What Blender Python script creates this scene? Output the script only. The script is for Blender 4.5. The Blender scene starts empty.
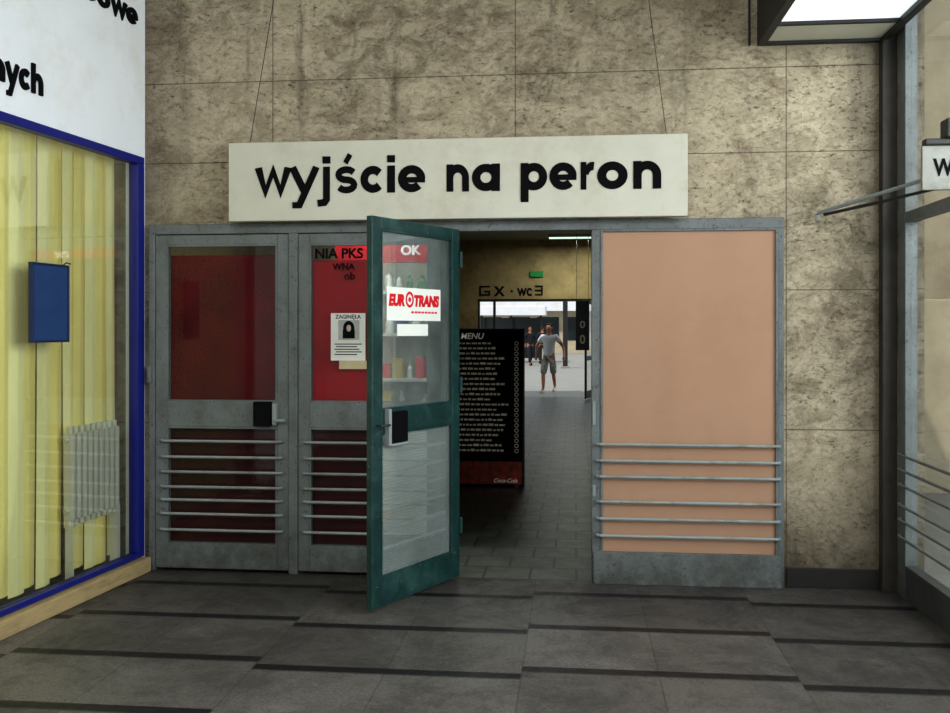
import bpy, bmesh, math, random
from mathutils import Vector, Matrix
random.seed(7)
scene = bpy.context.scene
col = scene.collection
try:
    scene.view_settings.view_transform = 'Standard'
    scene.view_settings.look = 'None'
    scene.view_settings.gamma = 0.84
    scene.view_settings.exposure = 0.08
except Exception as e:
    print(e)

# ------------------------------------------------------------ materials
def lin(r, g, b):
    f = lambda v: (v/255/12.92) if v/255 <= 0.04045 else ((v/255+0.055)/1.055)**2.4
    return (f(r), f(g), f(b), 1.0)

class NT:
    def __init__(s, mat):
        s.t = mat.node_tree; s.n = s.t.nodes; s.l = s.t.links
    def put(s, inp, v):
        if isinstance(v, bpy.types.NodeSocket): s.l.new(v, inp)
        else: inp.default_value = v
    def m(s, op, a, b=0.0, c=0.0):
        nd = s.n.new('ShaderNodeMath'); nd.operation = op
        s.put(nd.inputs[0], a); s.put(nd.inputs[1], b)
        if op in ('MULTIPLY_ADD', 'COMPARE', 'WRAP'): s.put(nd.inputs[2], c)
        return nd.outputs[0]
    def mix(s, fac, a, b, mode='MIX'):
        nd = s.n.new('ShaderNodeMixRGB'); nd.blend_type = mode
        s.put(nd.inputs[0], fac); s.put(nd.inputs[1], a); s.put(nd.inputs[2], b)
        return nd.outputs[0]
    def coord(s, scale=(1, 1, 1)):
        tc = s.n.new('ShaderNodeTexCoord'); mp = s.n.new('ShaderNodeMapping')
        mp.inputs['Scale'].default_value = scale
        s.l.new(tc.outputs['Object'], mp.inputs['Vector'])
        return mp.outputs[0]
    def noise(s, vec, scale, detail=4, rough=0.6, dist=0.0):
        nd = s.n.new('ShaderNodeTexNoise'); s.l.new(vec, nd.inputs['Vector'])
        nd.inputs['Scale'].default_value = scale; nd.inputs['Detail'].default_value = detail
        nd.inputs['Roughness'].default_value = rough; nd.inputs['Distortion'].default_value = dist
        return nd.outputs[0]
    def ramp(s, fac, lo, hi):
        nd = s.n.new('ShaderNodeMapRange'); s.put(nd.inputs[0], fac)
        nd.inputs[1].default_value = lo; nd.inputs[2].default_value = hi
        return nd.outputs[0]
    def xyz(s, vec):
        nd = s.n.new('ShaderNodeSeparateXYZ'); s.l.new(vec, nd.inputs[0])
        return nd.outputs

def base(name):
    mt = bpy.data.materials.new(name); mt.use_nodes = True
    k = NT(mt); p = k.n['Principled BSDF']
    return mt, k, p

def mat(name, c1, rough=0.6, metal=0.0, var=0.25, scale=8.0, stretch=(1, 1, 1), emit=0.0, dirt=None, bump=0.0, spec=0.5, chips=None, foot=None, chip_lo=0.58):
    mt, k, p = base(name)
    v = k.coord(stretch)
    n = k.ramp(k.noise(v, scale, 5), 0.3, 0.7)
    c2 = tuple(x*(1-var) for x in c1[:3])+(1,)
    cc = k.mix(n, c2, c1)
    if dirt:
        n2 = k.ramp(k.noise(v, scale*0.35, 8, 0.75), 0.50, 0.70)
        cc = k.mix(n2, cc, dirt)
    if chips:
        n3 = k.ramp(k.noise(v, 45.0, 6, 0.8), chip_lo, chip_lo+0.05)
        cc = k.mix(n3, cc, chips)
    if foot:
        o = k.xyz(k.coord())
        f = k.m('MULTIPLY', k.ramp(o[2], 0.45, 0.0), k.ramp(k.noise(v, 7.0, 8, 0.75), 0.35, 0.6))
        cc = k.mix(k.m('MULTIPLY', f, 0.8), cc, foot)
    k.put(p.inputs['Base Color'], cc)
    p.inputs['Roughness'].default_value = rough
    p.inputs['Metallic'].default_value = metal
    p.inputs['Specular IOR Level'].default_value = spec
    if emit:
        k.put(p.inputs['Emission Color'], cc); p.inputs['Emission Strength'].default_value = emit
    if bump:
        b = k.n.new('ShaderNodeBump'); b.inputs['Strength'].default_value = bump; b.inputs['Distance'].default_value = 0.01
        k.l.new(n, b.inputs['Height']); k.l.new(b.outputs[0], p.inputs['Normal'])
    return mt

def glass(name, tint=(0.96, 0.98, 0.97, 1), gl=0.01, haze=0.0, hazecol=(0.5, 0.5, 0.5, 1), grid=False):
    mt = bpy.data.materials.new(name); mt.use_nodes = True
    k = NT(mt)
    for nd in list(k.n): k.n.remove(nd)
    out = k.n.new('ShaderNodeOutputMaterial')
    tr = k.n.new('ShaderNodeBsdfTransparent'); tr.inputs[0].default_value = tint
    go = k.n.new('ShaderNodeBsdfGlossy'); go.inputs['Roughness'].default_value = 0.03
    df = k.n.new('ShaderNodeBsdfDiffuse'); df.inputs[0].default_value = hazecol
    m1 = k.n.new('ShaderNodeMixShader'); m2 = k.n.new('ShaderNodeMixShader')
    v = k.coord()
    hz = k.m('MULTIPLY', k.ramp(k.noise(v, 3.0, 6), 0.2, 0.8), haze*2)
    if grid:
        o = k.xyz(v)
        gx = k.m('LESS_THAN', k.m('FRACT', k.m('MULTIPLY', o[0], 60)), 0.3)
        gz = k.m('LESS_THAN', k.m('FRACT', k.m('MULTIPLY', o[2], 60)), 0.3)
        hz = k.m('ADD', hz, k.m('MULTIPLY', k.m('MAXIMUM', gx, gz), 0.20))
    k.put(m1.inputs[0], hz); k.l.new(tr.outputs[0], m1.inputs[1]); k.l.new(df.outputs[0], m1.inputs[2])
    lw = k.n.new('ShaderNodeLayerWeight'); lw.inputs[0].default_value = 0.2
    fr = k.m('ADD', k.m('MULTIPLY', lw.outputs['Fresnel'], 0.35), gl)
    k.put(m2.inputs[0], fr); k.l.new(m1.outputs[0], m2.inputs[1]); k.l.new(go.outputs[0], m2.inputs[2])
    k.l.new(m2.outputs[0], out.inputs[0])
    return mt

def travertine():
    mt, k, p = base('travertine')
    v = k.coord(); vs = k.coord((1.0, 1.0, 1.35)); vh = k.coord((0.8, 1, 1.5))
    o = k.xyz(v)
    cid = k.n.new('ShaderNodeCombineXYZ')
    k.put(cid.inputs[0], k.m('FLOOR', k.m('DIVIDE', k.m('ADD', o[0], 8.38), 1.69)))
    k.put(cid.inputs[1], k.m('FLOOR', k.m('DIVIDE', k.m('ADD', o[2], -0.12), 0.865)))
    wn = k.n.new('ShaderNodeTexWhiteNoise'); k.l.new(cid.outputs[0], wn.inputs['Vector'])
    big = k.ramp(k.noise(v, 0.8, 6, 0.65, 0.4), 0.40, 0.60)
    c = k.mix(big, lin(124, 114, 94), lin(178, 166, 142))
    c = k.mix(k.m('MULTIPLY', wn.outputs['Value'], 0.35), c, lin(152, 143, 122))
    med = k.ramp(k.noise(vs, 4.5, 12, 0.8, 0.6), 0.44, 0.56)
    c = k.mix(k.m('MULTIPLY', med, 0.6), c, lin(202, 190, 166))
    fine = k.ramp(k.noise(vs, 48.0, 8, 0.85), 0.42, 0.58)
    c = k.mix(k.m('MULTIPLY', k.m('SUBTRACT', 1.0, fine), 0.28), c, lin(92, 80, 62))
    pits = k.ramp(k.noise(vh, 24.0, 12, 0.85, 0.0), 0.54, 0.60)
    patch = k.ramp(k.noise(vs, 1.7, 7, 0.7, 0.5), 0.47, 0.56)
    c = k.mix(k.m('MULTIPLY', k.m('MULTIPLY', pits, k.m('ADD', patch, 0.14)), 0.8), c, lin(58, 45, 32))
    st = k.ramp(k.noise(vs, 1.25, 10, 0.78, 0.6), 0.53, 0.64)
    c = k.mix(k.m('MULTIPLY', st, 0.72), c, lin(90, 72, 52))
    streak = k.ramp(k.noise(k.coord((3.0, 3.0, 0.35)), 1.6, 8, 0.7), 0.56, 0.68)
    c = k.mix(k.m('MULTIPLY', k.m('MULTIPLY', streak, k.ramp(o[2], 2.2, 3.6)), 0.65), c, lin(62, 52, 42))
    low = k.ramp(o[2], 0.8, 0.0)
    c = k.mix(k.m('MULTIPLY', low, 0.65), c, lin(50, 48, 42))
    corner_shade = k.m('MAXIMUM', k.ramp(o[0], 1.5, 1.9), k.ramp(o[0], -2.45, -2.9))  # shade painted into the stone towards both wall corners
    c = k.mix(k.m('MULTIPLY', corner_shade, 0.42), c, lin(60, 54, 44))
    j = None
    for z0 in (0.12, 0.98, 1.85, 2.71, 3.24, 3.9):
        q = k.m('COMPARE', o[2], z0, 0.0035)
        j = q if j is None else k.m('MAXIMUM', j, q)
    for x0 in (-1.98, -0.38, 1.31):
        j = k.m('MAXIMUM', j, k.m('COMPARE', o[0], x0, 0.0035))
    c = k.mix(k.m('MULTIPLY', j, 0.7), c, lin(70, 60, 48))
    k.put(p.inputs['Base Color'], c)
    p.inputs['Roughness'].default_value = 0.6
    p.inputs['Specular IOR Level'].default_value = 0.3
    b = k.n.new('ShaderNodeBump'); b.inputs['Strength'].default_value = 0.5; b.inputs['Distance'].default_value = 0.01
    k.put(b.inputs['Height'], k.m('SUBTRACT', 1.0, pits)); k.l.new(b.outputs[0], p.inputs['Normal'])
    return mt

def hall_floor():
    mt, k, p = base('stone_floor')
    v = k.coord(); o = k.xyz(v)
    sx = k.m('DIVIDE', k.m('ADD', o[0], 20*1.27+0.25), 1.27)
    seg = k.m('FLOOR', sx)
    odd = k.m('MODULO', seg, 2.0)
    yy = k.m('ADD', k.m('ADD', o[1], k.m('MULTIPLY', odd, 0.10)), 65.0+1.705-0.065)
    ry = k.m('DIVIDE', yy, 0.65)
    fy = k.m('FRACT', ry); row = k.m('FLOOR', ry)
    strip = k.m('LESS_THAN', fy, 0.11)
    half = k.m('FLOOR', k.m('MULTIPLY', sx, 2.0))
    cid = k.n.new('ShaderNodeCombineXYZ'); k.put(cid.inputs[0], half); k.put(cid.inputs[1], row)
    wn = k.n.new('ShaderNodeTexWhiteNoise'); k.l.new(cid.outputs[0], wn.inputs['Vector'])
    c = k.mix(wn.outputs['Value'], lin(98, 95, 92), lin(124, 120, 116))
    g = k.ramp(k.noise(v, 60.0, 8, 0.88), 0.42, 0.58)
    c = k.mix(k.m('MULTIPLY', g, 0.6), c, lin(52, 50, 49))
    d = k.ramp(k.noise(v, 1.7, 10, 0.8, 0.4), 0.44, 0.60)
    c = k.mix(k.m('MULTIPLY', d, 0.5), c, lin(54, 51, 49))
    lt = k.ramp(k.noise(v, 2.6, 10, 0.8), 0.56, 0.68)
    c = k.mix(k.m('MULTIPLY', lt, 0.4), c, lin(146, 142, 136))
    jx = k.m('LESS_THAN', k.m('FRACT', k.m('MULTIPLY', sx, 2.0)), 0.010)
    jy = k.m('COMPARE', fy, 0.99, 0.008)
    jj = k.m('MAXIMUM', jx, jy)
    c = k.mix(k.m('MULTIPLY', jj, 0.5), c, lin(42, 39, 37))
    door_shade = k.ramp(o[1], -0.9, 0.0)  # shadow at the foot of the doors painted into the floor colour
    c = k.mix(k.m('MULTIPLY', door_shade, 0.5), c, lin(26, 24, 23))
    c = k.mix(k.m('MULTIPLY', strip, 0.93), c, lin(24, 24, 28))
    k.put(p.inputs['Base Color'], c)
    k.put(p.inputs['Roughness'], k.m('ADD', k.m('MULTIPLY', d, 0.2), 0.42))
    p.inputs['Specular IOR Level'].default_value = 0.35
    return mt

def tile_floor():
    mt, k, p = base('small_tile_floor')
    v = k.coord(); o = k.xyz(v)
    row = k.m('FLOOR', k.m('DIVIDE', o[1], 0.3))
    fx = k.m('FRACT', k.m('ADD', k.m('DIVIDE', o[0], 0.3), k.m('MULTIPLY', k.m('MODULO', row, 2.0), 0.5))); fy = k.m('FRACT', k.m('DIVIDE', o[1], 0.3))
    j = k.m('MAXIMUM', k.m('LESS_THAN', fx, 0.06), k.m('LESS_THAN', fy, 0.06))
    n = k.ramp(k.noise(v, 4.0, 8, 0.8), 0.40, 0.60)
    c = k.mix(n, lin(50, 57, 48), lin(90, 97, 82))
    c = k.mix(j, c, lin(24, 25, 23))
    k.put(p.inputs['Base Color'], c); p.inputs['Roughness'].default_value = 0.4
    p.inputs['Specular IOR Level'].default_value = 0.35
    return mt

M = {}
M['trav'] = travertine()
M['floor'] = hall_floor()
M['tile'] = tile_floor()
M['white'] = mat('white_plaster', lin(240, 243, 248), 0.8, var=0.05, scale=3, dirt=lin(226, 225, 220))
M['sign'] = mat('sign_white', lin(200, 198, 184), 0.5, var=0.08, scale=5, dirt=lin(182, 178, 160))
M['black'] = mat('black_paint', lin(16, 16, 18), 0.8, var=0.2, spec=0.1)
M['steel'] = mat('grey_paint', lin(120, 126, 126), 0.5, var=0.25, scale=6, dirt=lin(88, 90, 86), spec=0.4, chips=lin(66, 62, 56), foot=lin(62, 62, 56))
M['steel_l'] = mat('light_grey_paint', lin(152, 160, 160), 0.4, var=0.18, scale=12, dirt=lin(112, 110, 102))
M['steel_d'] = mat('dark_steel', lin(46, 46, 44), 0.5, var=0.3, scale=10)
M['green'] = mat('teal_paint', lin(24, 66, 64), 0.45, var=0.45, scale=9, dirt=lin(56, 88, 86), chips=lin(140, 152, 146), chip_lo=0.62)
M['blue'] = mat('blue_paint', lin(18, 32, 132), 0.4, var=0.2)
M['bluebox'] = mat('faded_blue', lin(48, 76, 122), 0.6, var=0.15, spec=0.2)
M['cream'] = mat('cream_board', lin(186, 164, 122), 0.55, var=0.2, stretch=(1, 6, 6), dirt=lin(140, 122, 90))
M['peach'] = mat('peach_board', lin(176, 142, 118), 0.6, var=0.06, scale=2.2, dirt=lin(166, 132, 108), spec=0.3)
M['maroon'] = mat('maroon_board', lin(112, 20, 20), 0.7, var=0.5, scale=3, spec=0.2, dirt=lin(78, 18, 18))
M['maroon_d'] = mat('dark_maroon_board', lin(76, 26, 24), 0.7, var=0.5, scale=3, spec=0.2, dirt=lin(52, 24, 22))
M['red'] = mat('red_board', lin(180, 14, 24), 0.6, var=0.4, scale=3, spec=0.2)
M['glass'] = glass('door_glass')
M['glass2'] = glass('shop_glass', gl=0.02)
M['glass3'] = glass('hazy_glass', gl=0.02, haze=0.09, hazecol=lin(200, 214, 214))  # pale diffuse haze mixed into the pane
M['wire'] = glass('wired_glass', haze=0.13, hazecol=lin(180, 190, 188), gl=0.03, grid=True)
M['blind'] = mat('yellow_blind', lin(236, 222, 142), 0.8, var=0.14, scale=3, stretch=(4, 4, 0.5), emit=0.14)  # faint emission makes the slats look backlit
M['blind2'] = mat('pale_blind', lin(240, 232, 172), 0.8, var=0.12, scale=3, stretch=(4, 4, 0.5), emit=0.14)  # same added glow, standing in for light through the fabric
M['brown'] = mat('brown_wall', lin(150, 120, 70), 0.8, var=0.4, scale=2)
M['ochre'] = mat('ochre_wall', lin(176, 156, 110), 0.75, var=0.35, scale=2.5, dirt=lin(110, 92, 60))
M['ceil'] = mat('ceiling_paint', lin(150, 146, 136), 0.9, var=0.1)
M['paper'] = mat('paper', lin(228, 228, 222), 0.8, var=0.04)
M['redpaint'] = mat('red_ink', lin(214, 22, 38), 0.5, var=0.05)
M['concrete'] = mat('concrete', lin(150, 150, 146), 0.8, var=0.15, scale=1.5)
M['facade'] = mat('pale_facade', lin(200, 188, 164), 0.8, var=0.25, scale=1.5, dirt=lin(158, 142, 116))
M['offwhite'] = mat('offwhite_enamel', lin(216, 214, 200), 0.4, var=0.08)
M['panelgrey'] = mat('weathered_sign_panel', lin(150, 150, 144), 0.5, var=0.2, dirt=lin(110, 108, 100))
M['darkglass'] = mat('dark_window', lin(40, 52, 54), 0.2, var=0.5, scale=1.0)
M['skin'] = mat('skin', lin(170, 118, 90), 0.6, var=0.1)
M['hair'] = mat('hair', lin(40, 30, 24), 0.8, var=0.3, scale=40)
M['tee'] = mat('white_tshirt', lin(220, 226, 236), 0.85, var=0.08)
M['camo'] = mat('camo_cloth', lin(176, 178, 172), 0.85, var=0.85, scale=14)
M['dark'] = mat('dark_cloth', lin(30, 32, 42), 0.85, var=0.3)
M['food'] = mat('food_print', lin(200, 66, 28), 0.5, var=0.9, scale=12)
M['greenlit'] = mat('green_lit', lin(16, 120, 60), 0.5, emit=0.3)
M['diff'] = mat('lit_diffuser', lin(240, 248, 255), 0.6, var=0.03, emit=0.85)
M['tube'] = mat('lit_tube', lin(235, 250, 240), 0.6, var=0.02, emit=6.0)
M['tube2'] = mat('soft_lit_tube', lin(225, 250, 240), 0.6, var=0.02, emit=1.0)
M['goods_a'] = mat('goods_blue', lin(60, 90, 150), 0.5)
M['goods_b'] = mat('goods_yellow', lin(210, 180, 70), 0.5)
M['goods_c'] = mat('goods_white', lin(220, 220, 214), 0.5)
M['goods_d'] = mat('goods_green', lin(70, 120, 70), 0.5)

# ------------------------------------------------------------ geometry helpers
def link(o, parent=None):
    col.objects.link(o)
    if parent: o.parent = parent
    return o

def top(o, label, category, kind=None, group=None):
    o['label'] = label; o['category'] = category
    if kind: o['kind'] = kind
    if group: o['group'] = group
    return o

def root(name, loc=(0, 0, 0), rz=0.0):
    e = bpy.data.objects.new(name, None); e.empty_display_size = 0.1
    e.location = loc; e.rotation_euler = (0, 0, rz)
    return link(e)

def mesh_from_bm(name, bm, mt, parent=None):
    me = bpy.data.meshes.new(name); bmesh.ops.recalc_face_normals(bm, faces=bm.faces[:])
    bm.to_mesh(me); bm.free()
    if isinstance(mt, (list, tuple)):
        for q in mt: me.materials.append(q)
    else: me.materials.append(mt)
    return link(bpy.data.objects.new(name, me), parent)

def add_box(bm, a, b):
    x0, y0, z0 = [min(a[i], b[i]) for i in range(3)]; x1, y1, z1 = [max(a[i], b[i]) for i in range(3)]
    vs = [bm.verts.new(p) for p in ((x0, y0, z0), (x1, y0, z0), (x1, y1, z0), (x0, y1, z0), (x0, y0, z1), (x1, y0, z1), (x1, y1, z1), (x0, y1, z1))]
    for f in ((0, 3, 2, 1), (4, 5, 6, 7), (0, 1, 5, 4), (1, 2, 6, 5), (2, 3, 7, 6), (3, 0, 4, 7)):
        bm.faces.new([vs[i] for i in f])

def boxes(name, lst, mt, parent=None, bevel=0.0):
    bm = bmesh.new()
    for a, b in lst: add_box(bm, a, b)
    o = mesh_from_bm(name, bm, mt, parent)
    if bevel:
        m = o.modifiers.new('Bevel', 'BEVEL'); m.width = bevel; m.segments = 2; m.limit_method = 'ANGLE'
    return o

def add_tube(bm, pts, r, n=10):
    pts = [Vector(p) for p in pts]; rings = []
    for i, p in enumerate(pts):
        if i == 0: d = pts[1]-p
        elif i == len(pts)-1: d = p-pts[-2]
        else: d = (pts[i+1]-p).normalized()+(p-pts[i-1]).normalized()
        d.normalize()
        up = Vector((0, 0, 1)) if abs(d.z) < 0.9 else Vector((1, 0, 0))
        a = d.cross(up).normalized(); b = d.cross(a).normalized()
        rings.append([bm.verts.new(p+r*(math.cos(t)*a+math.sin(t)*b)) for t in [2*math.pi*k/n for k in range(n)]])
    for q in range(len(rings)-1):
        for k in range(n):
            bm.faces.new((rings[q][k], rings[q][(k+1) % n], rings[q+1][(k+1) % n], rings[q+1][k]))
    bm.faces.new(rings[0][::-1]); bm.faces.new(rings[-1])

def tube(name, pts, r, mt, parent=None, n=10):
    bm = bmesh.new(); add_tube(bm, pts, r, n)
    return mesh_from_bm(name, bm, mt, parent)

def text(name, body, loc, rot, mt, parent=None, size=0.1, width=None, bold=0.0, ext=0.002, shear=0.0, height=None):
    cu = bpy.data.curves.new('tmp_text', 'FONT'); cu.body = body; cu.size = size
    cu.align_x = 'CENTER'; cu.align_y = 'BOTTOM_BASELINE'; cu.offset = bold; cu.extrude = ext; cu.shear = shear
    t = bpy.data.objects.new('tmp_text', cu); col.objects.link(t)
    bpy.context.view_layer.update()
    me = bpy.data.meshes.new_from_object(t.evaluated_get(bpy.context.evaluated_depsgraph_get()))
    bpy.data.objects.remove(t); me.name = name
    xs = [v.co.x for v in me.vertices]; ys = [v.co.y for v in me.vertices]
    sx = width/(max(xs)-min(xs)) if width else 1.0
    sy = height/(max(ys)-min(ys)) if height else (sx if width else 1.0)
    cx = (max(xs)+min(xs))/2
    for v in me.vertices: v.co.x = (v.co.x-cx)*sx; v.co.y *= sy
    me.materials.clear(); me.materials.append(mt)
    o = bpy.data.objects.new(name, me); o.location = loc; o.rotation_euler = rot
    return link(o, parent)

FRONT = (math.pi/2, 0, 0); BACKF = (math.pi/2, 0, math.pi)

# geometric stroke lettering
SW = 0.30; H = SW/2; R = 0.5-H
def arc(cx, cy, r, a0, a1, n=18, rx=None):
    rx = rx or r
    return [(cx+rx*math.cos(math.radians(a0+(a1-a0)*i/n)), cy+r*math.sin(math.radians(a0+(a1-a0)*i/n))) for i in range(n+1)]
def circ(cx=0.5, cy=0.5, r=R): return (arc(cx, cy, r, 0, 360, 32)[:-1], True)
def glyph(ch):
    if ch == 'o': return [circ()]
    if ch == 'a': return [circ(), ([(1-H, 0), (1-H, 1)], False)]
    if ch == 'p': return [circ(), ([(H, -0.42), (H, 1)], False)]
    if ch == 'n': return [([(H, 0), (H, 1)], False), (arc(0.5, 0.5, R, 180, 0)+[(1-H, 0)], False)]
    if ch == 'h': return [([(H, 0), (H, 1.42)], False), (arc(0.5, 0.5, R, 180, 0)+[(1-H, 0)], False)]
    if ch == 'c': return [(arc(0.5, 0.5, R, 42, 318), False)]
    if ch == 'e': return [(arc(0.5, 0.5, R, 0, 318), False), ([(0.2, 0.46), (0.99, 0.46)], False, 0.2)]
    if ch == 'r': return [([(H, 0), (H, 1)], False), (arc(0.62, 0.5, R, 170, 78), False)]
    if ch == 'i': return [([(H, 0), (H, 1)], False), ([(H, 1.12), (H, 1.38)], False)]
    if ch == 'j': return [([(0.34, 1), (0.34, -0.22), (0.26, -0.33), (0.0, -0.36)], False, 0.26), ([(0.34, 1.12), (0.34, 1.38)], False)]
    if ch == 'w': return [([(0.08, 1.0), (0.30, 0.10), (0.53, 0.88), (0.75, 0.10), (0.98, 1.0)], False, 0.22)]
    if ch == 'y': return [([(0.10, 1.0), (0.52, 0.08)], False, 0.25), ([(0.93, 1.0), (0.34, -0.42), (0.1, -0.42)], False, 0.23)]
    if ch in 'sś':
        s = arc(0.5, 0.69, 0.19, 25, 270, 14, rx=0.33)+arc(0.5, 0.31, 0.19, 90, -155, 14, rx=0.33)[1:]
        out = [(s, False, 0.25)]
        if ch == 'ś': out.append(([(0.46, 1.12), (0.66, 1.44)], False, 0.2))
        return out
def ribbon(bm, pts, closed, w, fx, thick=0.0):
    """flat stroke, or a solid bar when thick > 0 (thickness towards -Y)."""
    n = len(pts); L = []; Rr = []
    for i in range(n):
        p = Vector(pts[i])
        if closed: a = Vector(pts[i-1]); b = Vector(pts[(i+1) % n])
        else: a = Vector(pts[max(i-1, 0)]); b = Vector(pts[min(i+1, n-1)])
        d1 = (p-a) if (p-a).length > 1e-6 else (b-p); d2 = (b-p) if (b-p).length > 1e-6 else (p-a)
        d1 = d1.normalized(); d2 = d2.normalized()
        n1 = Vector((-d1.y, d1.x)); n2 = Vector((-d2.y, d2.x)); m = (n1+n2)
        m = m.normalized() if m.length > 1e-4 else n1
        k = min(1.0/max(m.dot(n1), 0.35), 2.2)*w/2
        L.append(fx(p+m*k)); Rr.append(fx(p-m*k))
    mk = lambda P, dy: [bm.verts.new((q[0], q[1]-dy, q[2])) for q in P]
    LF, RF = mk(L, thick), mk(Rr, thick)
    if thick: LB, RB = mk(L, 0), mk(Rr, 0)
    for i in range(n if closed else n-1):
        j = (i+1) % n
        bm.faces.new((LF[i], RF[i], RF[j], LF[j]))
        if thick:
            bm.faces.new((LB[i], LF[i], LF[j], LB[j])); bm.faces.new((RF[i], RB[i], RB[j], RF[j]))
    if thick and not closed:
        for i in (0, n-1): bm.faces.new((LF[i], LB[i], RB[i], RF[i]))
def letters(name, items, mt, parent, xh, z0, y, thick=0.006):
    """items: (char, x0, x1) ; baseline z0, x-height xh."""
    bm = bmesh.new()
    for ch, x0, x1 in items:
        st = glyph(ch); base_w = {'i': SW, 'j': 0.5, 'r': 0.86}.get(ch, 1.0)
        sx = (x1-x0)/base_w
        for si, s in enumerate(st):
            w = s[2] if len(s) > 2 else SW
            ribbon(bm, s[0], s[1], w, lambda p: (x0+p.x*sx, y, z0+p.y*xh), thick+si*0.0012)
    me = bpy.data.meshes.new(name); bmesh.ops.recalc_face_normals(bm, faces=bm.faces[:]); bm.to_mesh(me); bm.free(); me.materials.append(mt)
    return link(bpy.data.objects.new(name, me), parent)

# ------------------------------------------------------------ room shell
ZC = 4.3
LX, RX = -2.79, 1.29
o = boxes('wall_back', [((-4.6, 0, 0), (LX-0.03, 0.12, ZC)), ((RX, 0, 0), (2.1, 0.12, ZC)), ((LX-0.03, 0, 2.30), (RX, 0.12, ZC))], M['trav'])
top(o, 'stained travertine slab wall around the exit doors', 'wall', 'structure')
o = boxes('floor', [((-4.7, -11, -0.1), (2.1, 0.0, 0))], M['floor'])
top(o, 'worn stone slab floor with staggered dark strips', 'floor', 'structure')
o = boxes('floor', [((-4.7, 0.0, -0.1), (2.1, 16.75, 0))], M['tile'])
top(o, 'dark small-tiled passage floor beyond the doors', 'floor', 'structure')
o = boxes('ground', [((-40, 16.75, -0.1), (40, 80, 0)), ((2.1, -11, -0.1), (40, 16.75, 0))], M['concrete'])
top(o, 'sunlit pale concrete paving outside the station', 'ground', 'structure')
o = boxes('ceiling', [((-4.7, -11, ZC), (2.1, 0.12, ZC+0.15))], M['ceil'])
top(o, 'plain painted hall ceiling', 'ceiling', 'structure')
o = boxes('ceiling', [((-3.3, 0.12, 3.75), (2.1, 16.75, 3.9))], M['ceil'])
top(o, 'dim painted passage ceiling', 'ceiling', 'structure')
o = boxes('wall_passage_left', [((-3.3, 0.12, 0), (-3.1, 16.6, 3.75))], M['ochre'])
top(o, 'ochre side wall of the passage', 'wall', 'structure')
o = boxes('wall_passage_right', [((1.95, 0.12, 0), (2.1, 16.6, 3.75))], M['ochre'])
top(o, 'ochre side wall of the passage', 'wall', 'structure')
o = boxes('wall_passage_end', [((-3.3, 16.6, 0), (-2.32, 16.75, 3.75)), ((-2.32, 16.6, 2.34), (1.4, 16.75, 3.75)), ((1.4, 16.6, 0), (2.1, 16.75, 3.75))], M['ochre'])
top(o, 'ochre end wall with a wide glazed opening to the platforms', 'wall', 'structure')
o = boxes('baseboard_back', [((RX+0.02, -0.015, 0), (1.86, 0.0, 0.12))], mat('skirting', lin(36, 36, 32), 0.6, var=0.3), None, 0.003)
top(o, 'dark stone skirting along the travertine wall', 'baseboard', 'structure')

# ---- shop-front wall (slightly skewed)
AL = math.radians(84.4)
WL = (-2.86, -0.0, 0)
wl = boxes('wall_left', [((-7.5, 0.0, 2.75), (0.0, 0.12, ZC)), ((-7.5, 0.0, 0), (-3.0, 0.12, 2.75)), ((-0.035, 0.0, 0), (0.0, 0.12, 2.75)),
                         ((-7.5, 1.2, 0), (0.0, 1.3, ZC))], M['white'])
wl.location = WL; wl.rotation_euler = (0, 0, AL)
top(wl, 'white painted shop-front wall with black raised lettering', 'wall', 'structure')
o = letters('wall_lettering', [('s', -0.68, -0.565), ('o', -0.55, -0.42), ('w', -0.405, -0.24), ('e', -0.23, -0.105)], M['black'], None, 0.105, 3.595, -0.001, 0.012)
o.location = WL; o.rotation_euler = (0, 0, AL)
top(o, 'black raised lettering ending in owe on the white wall', 'lettering')
o = letters('wall_lettering', [('n', -1.49, -1.38), ('y', -1.37, -1.27), ('c', -1.26, -1.17), ('h', -1.16, -1.07)], M['black'], None, 0.115, 2.905, -0.001, 0.012)
o.location = WL; o.rotation_euler = (0, 0, AL)
top(o, 'black raised lettering reading nych on the white wall', 'lettering')

w = root('window_1', WL, AL); top(w, 'blue-framed shop window with yellow vertical blinds behind', 'window', 'structure')
boxes('frame', [((-3.0, -0.018, 2.695), (-0.035, 0.05, 2.745)), ((-0.115, -0.018, 0.13), (-0.035, 0.05, 2.695)), ((-3.0, -0.018, 0.10), (-0.035, 0.05, 0.13)), ((-3.0, -0.018, 0.13), (-2.9, 0.05, 2.695))], M['blue'], w, 0.004)
boxes('glass_pane', [((-2.9, 0.01, 0.13), (-0.115, 0.016, 2.695))], M['glass2'], w)
b = boxes('baseboard_left', [((-3.2, -0.07, 0), (-0.04, 0.03, 0.095))], M['cream'], None, 0.006)
b.location = WL; b.rotation_euler = (0, 0, AL); top(b, 'cream painted board along the foot of the shop window', 'baseboard', 'structure')

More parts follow.
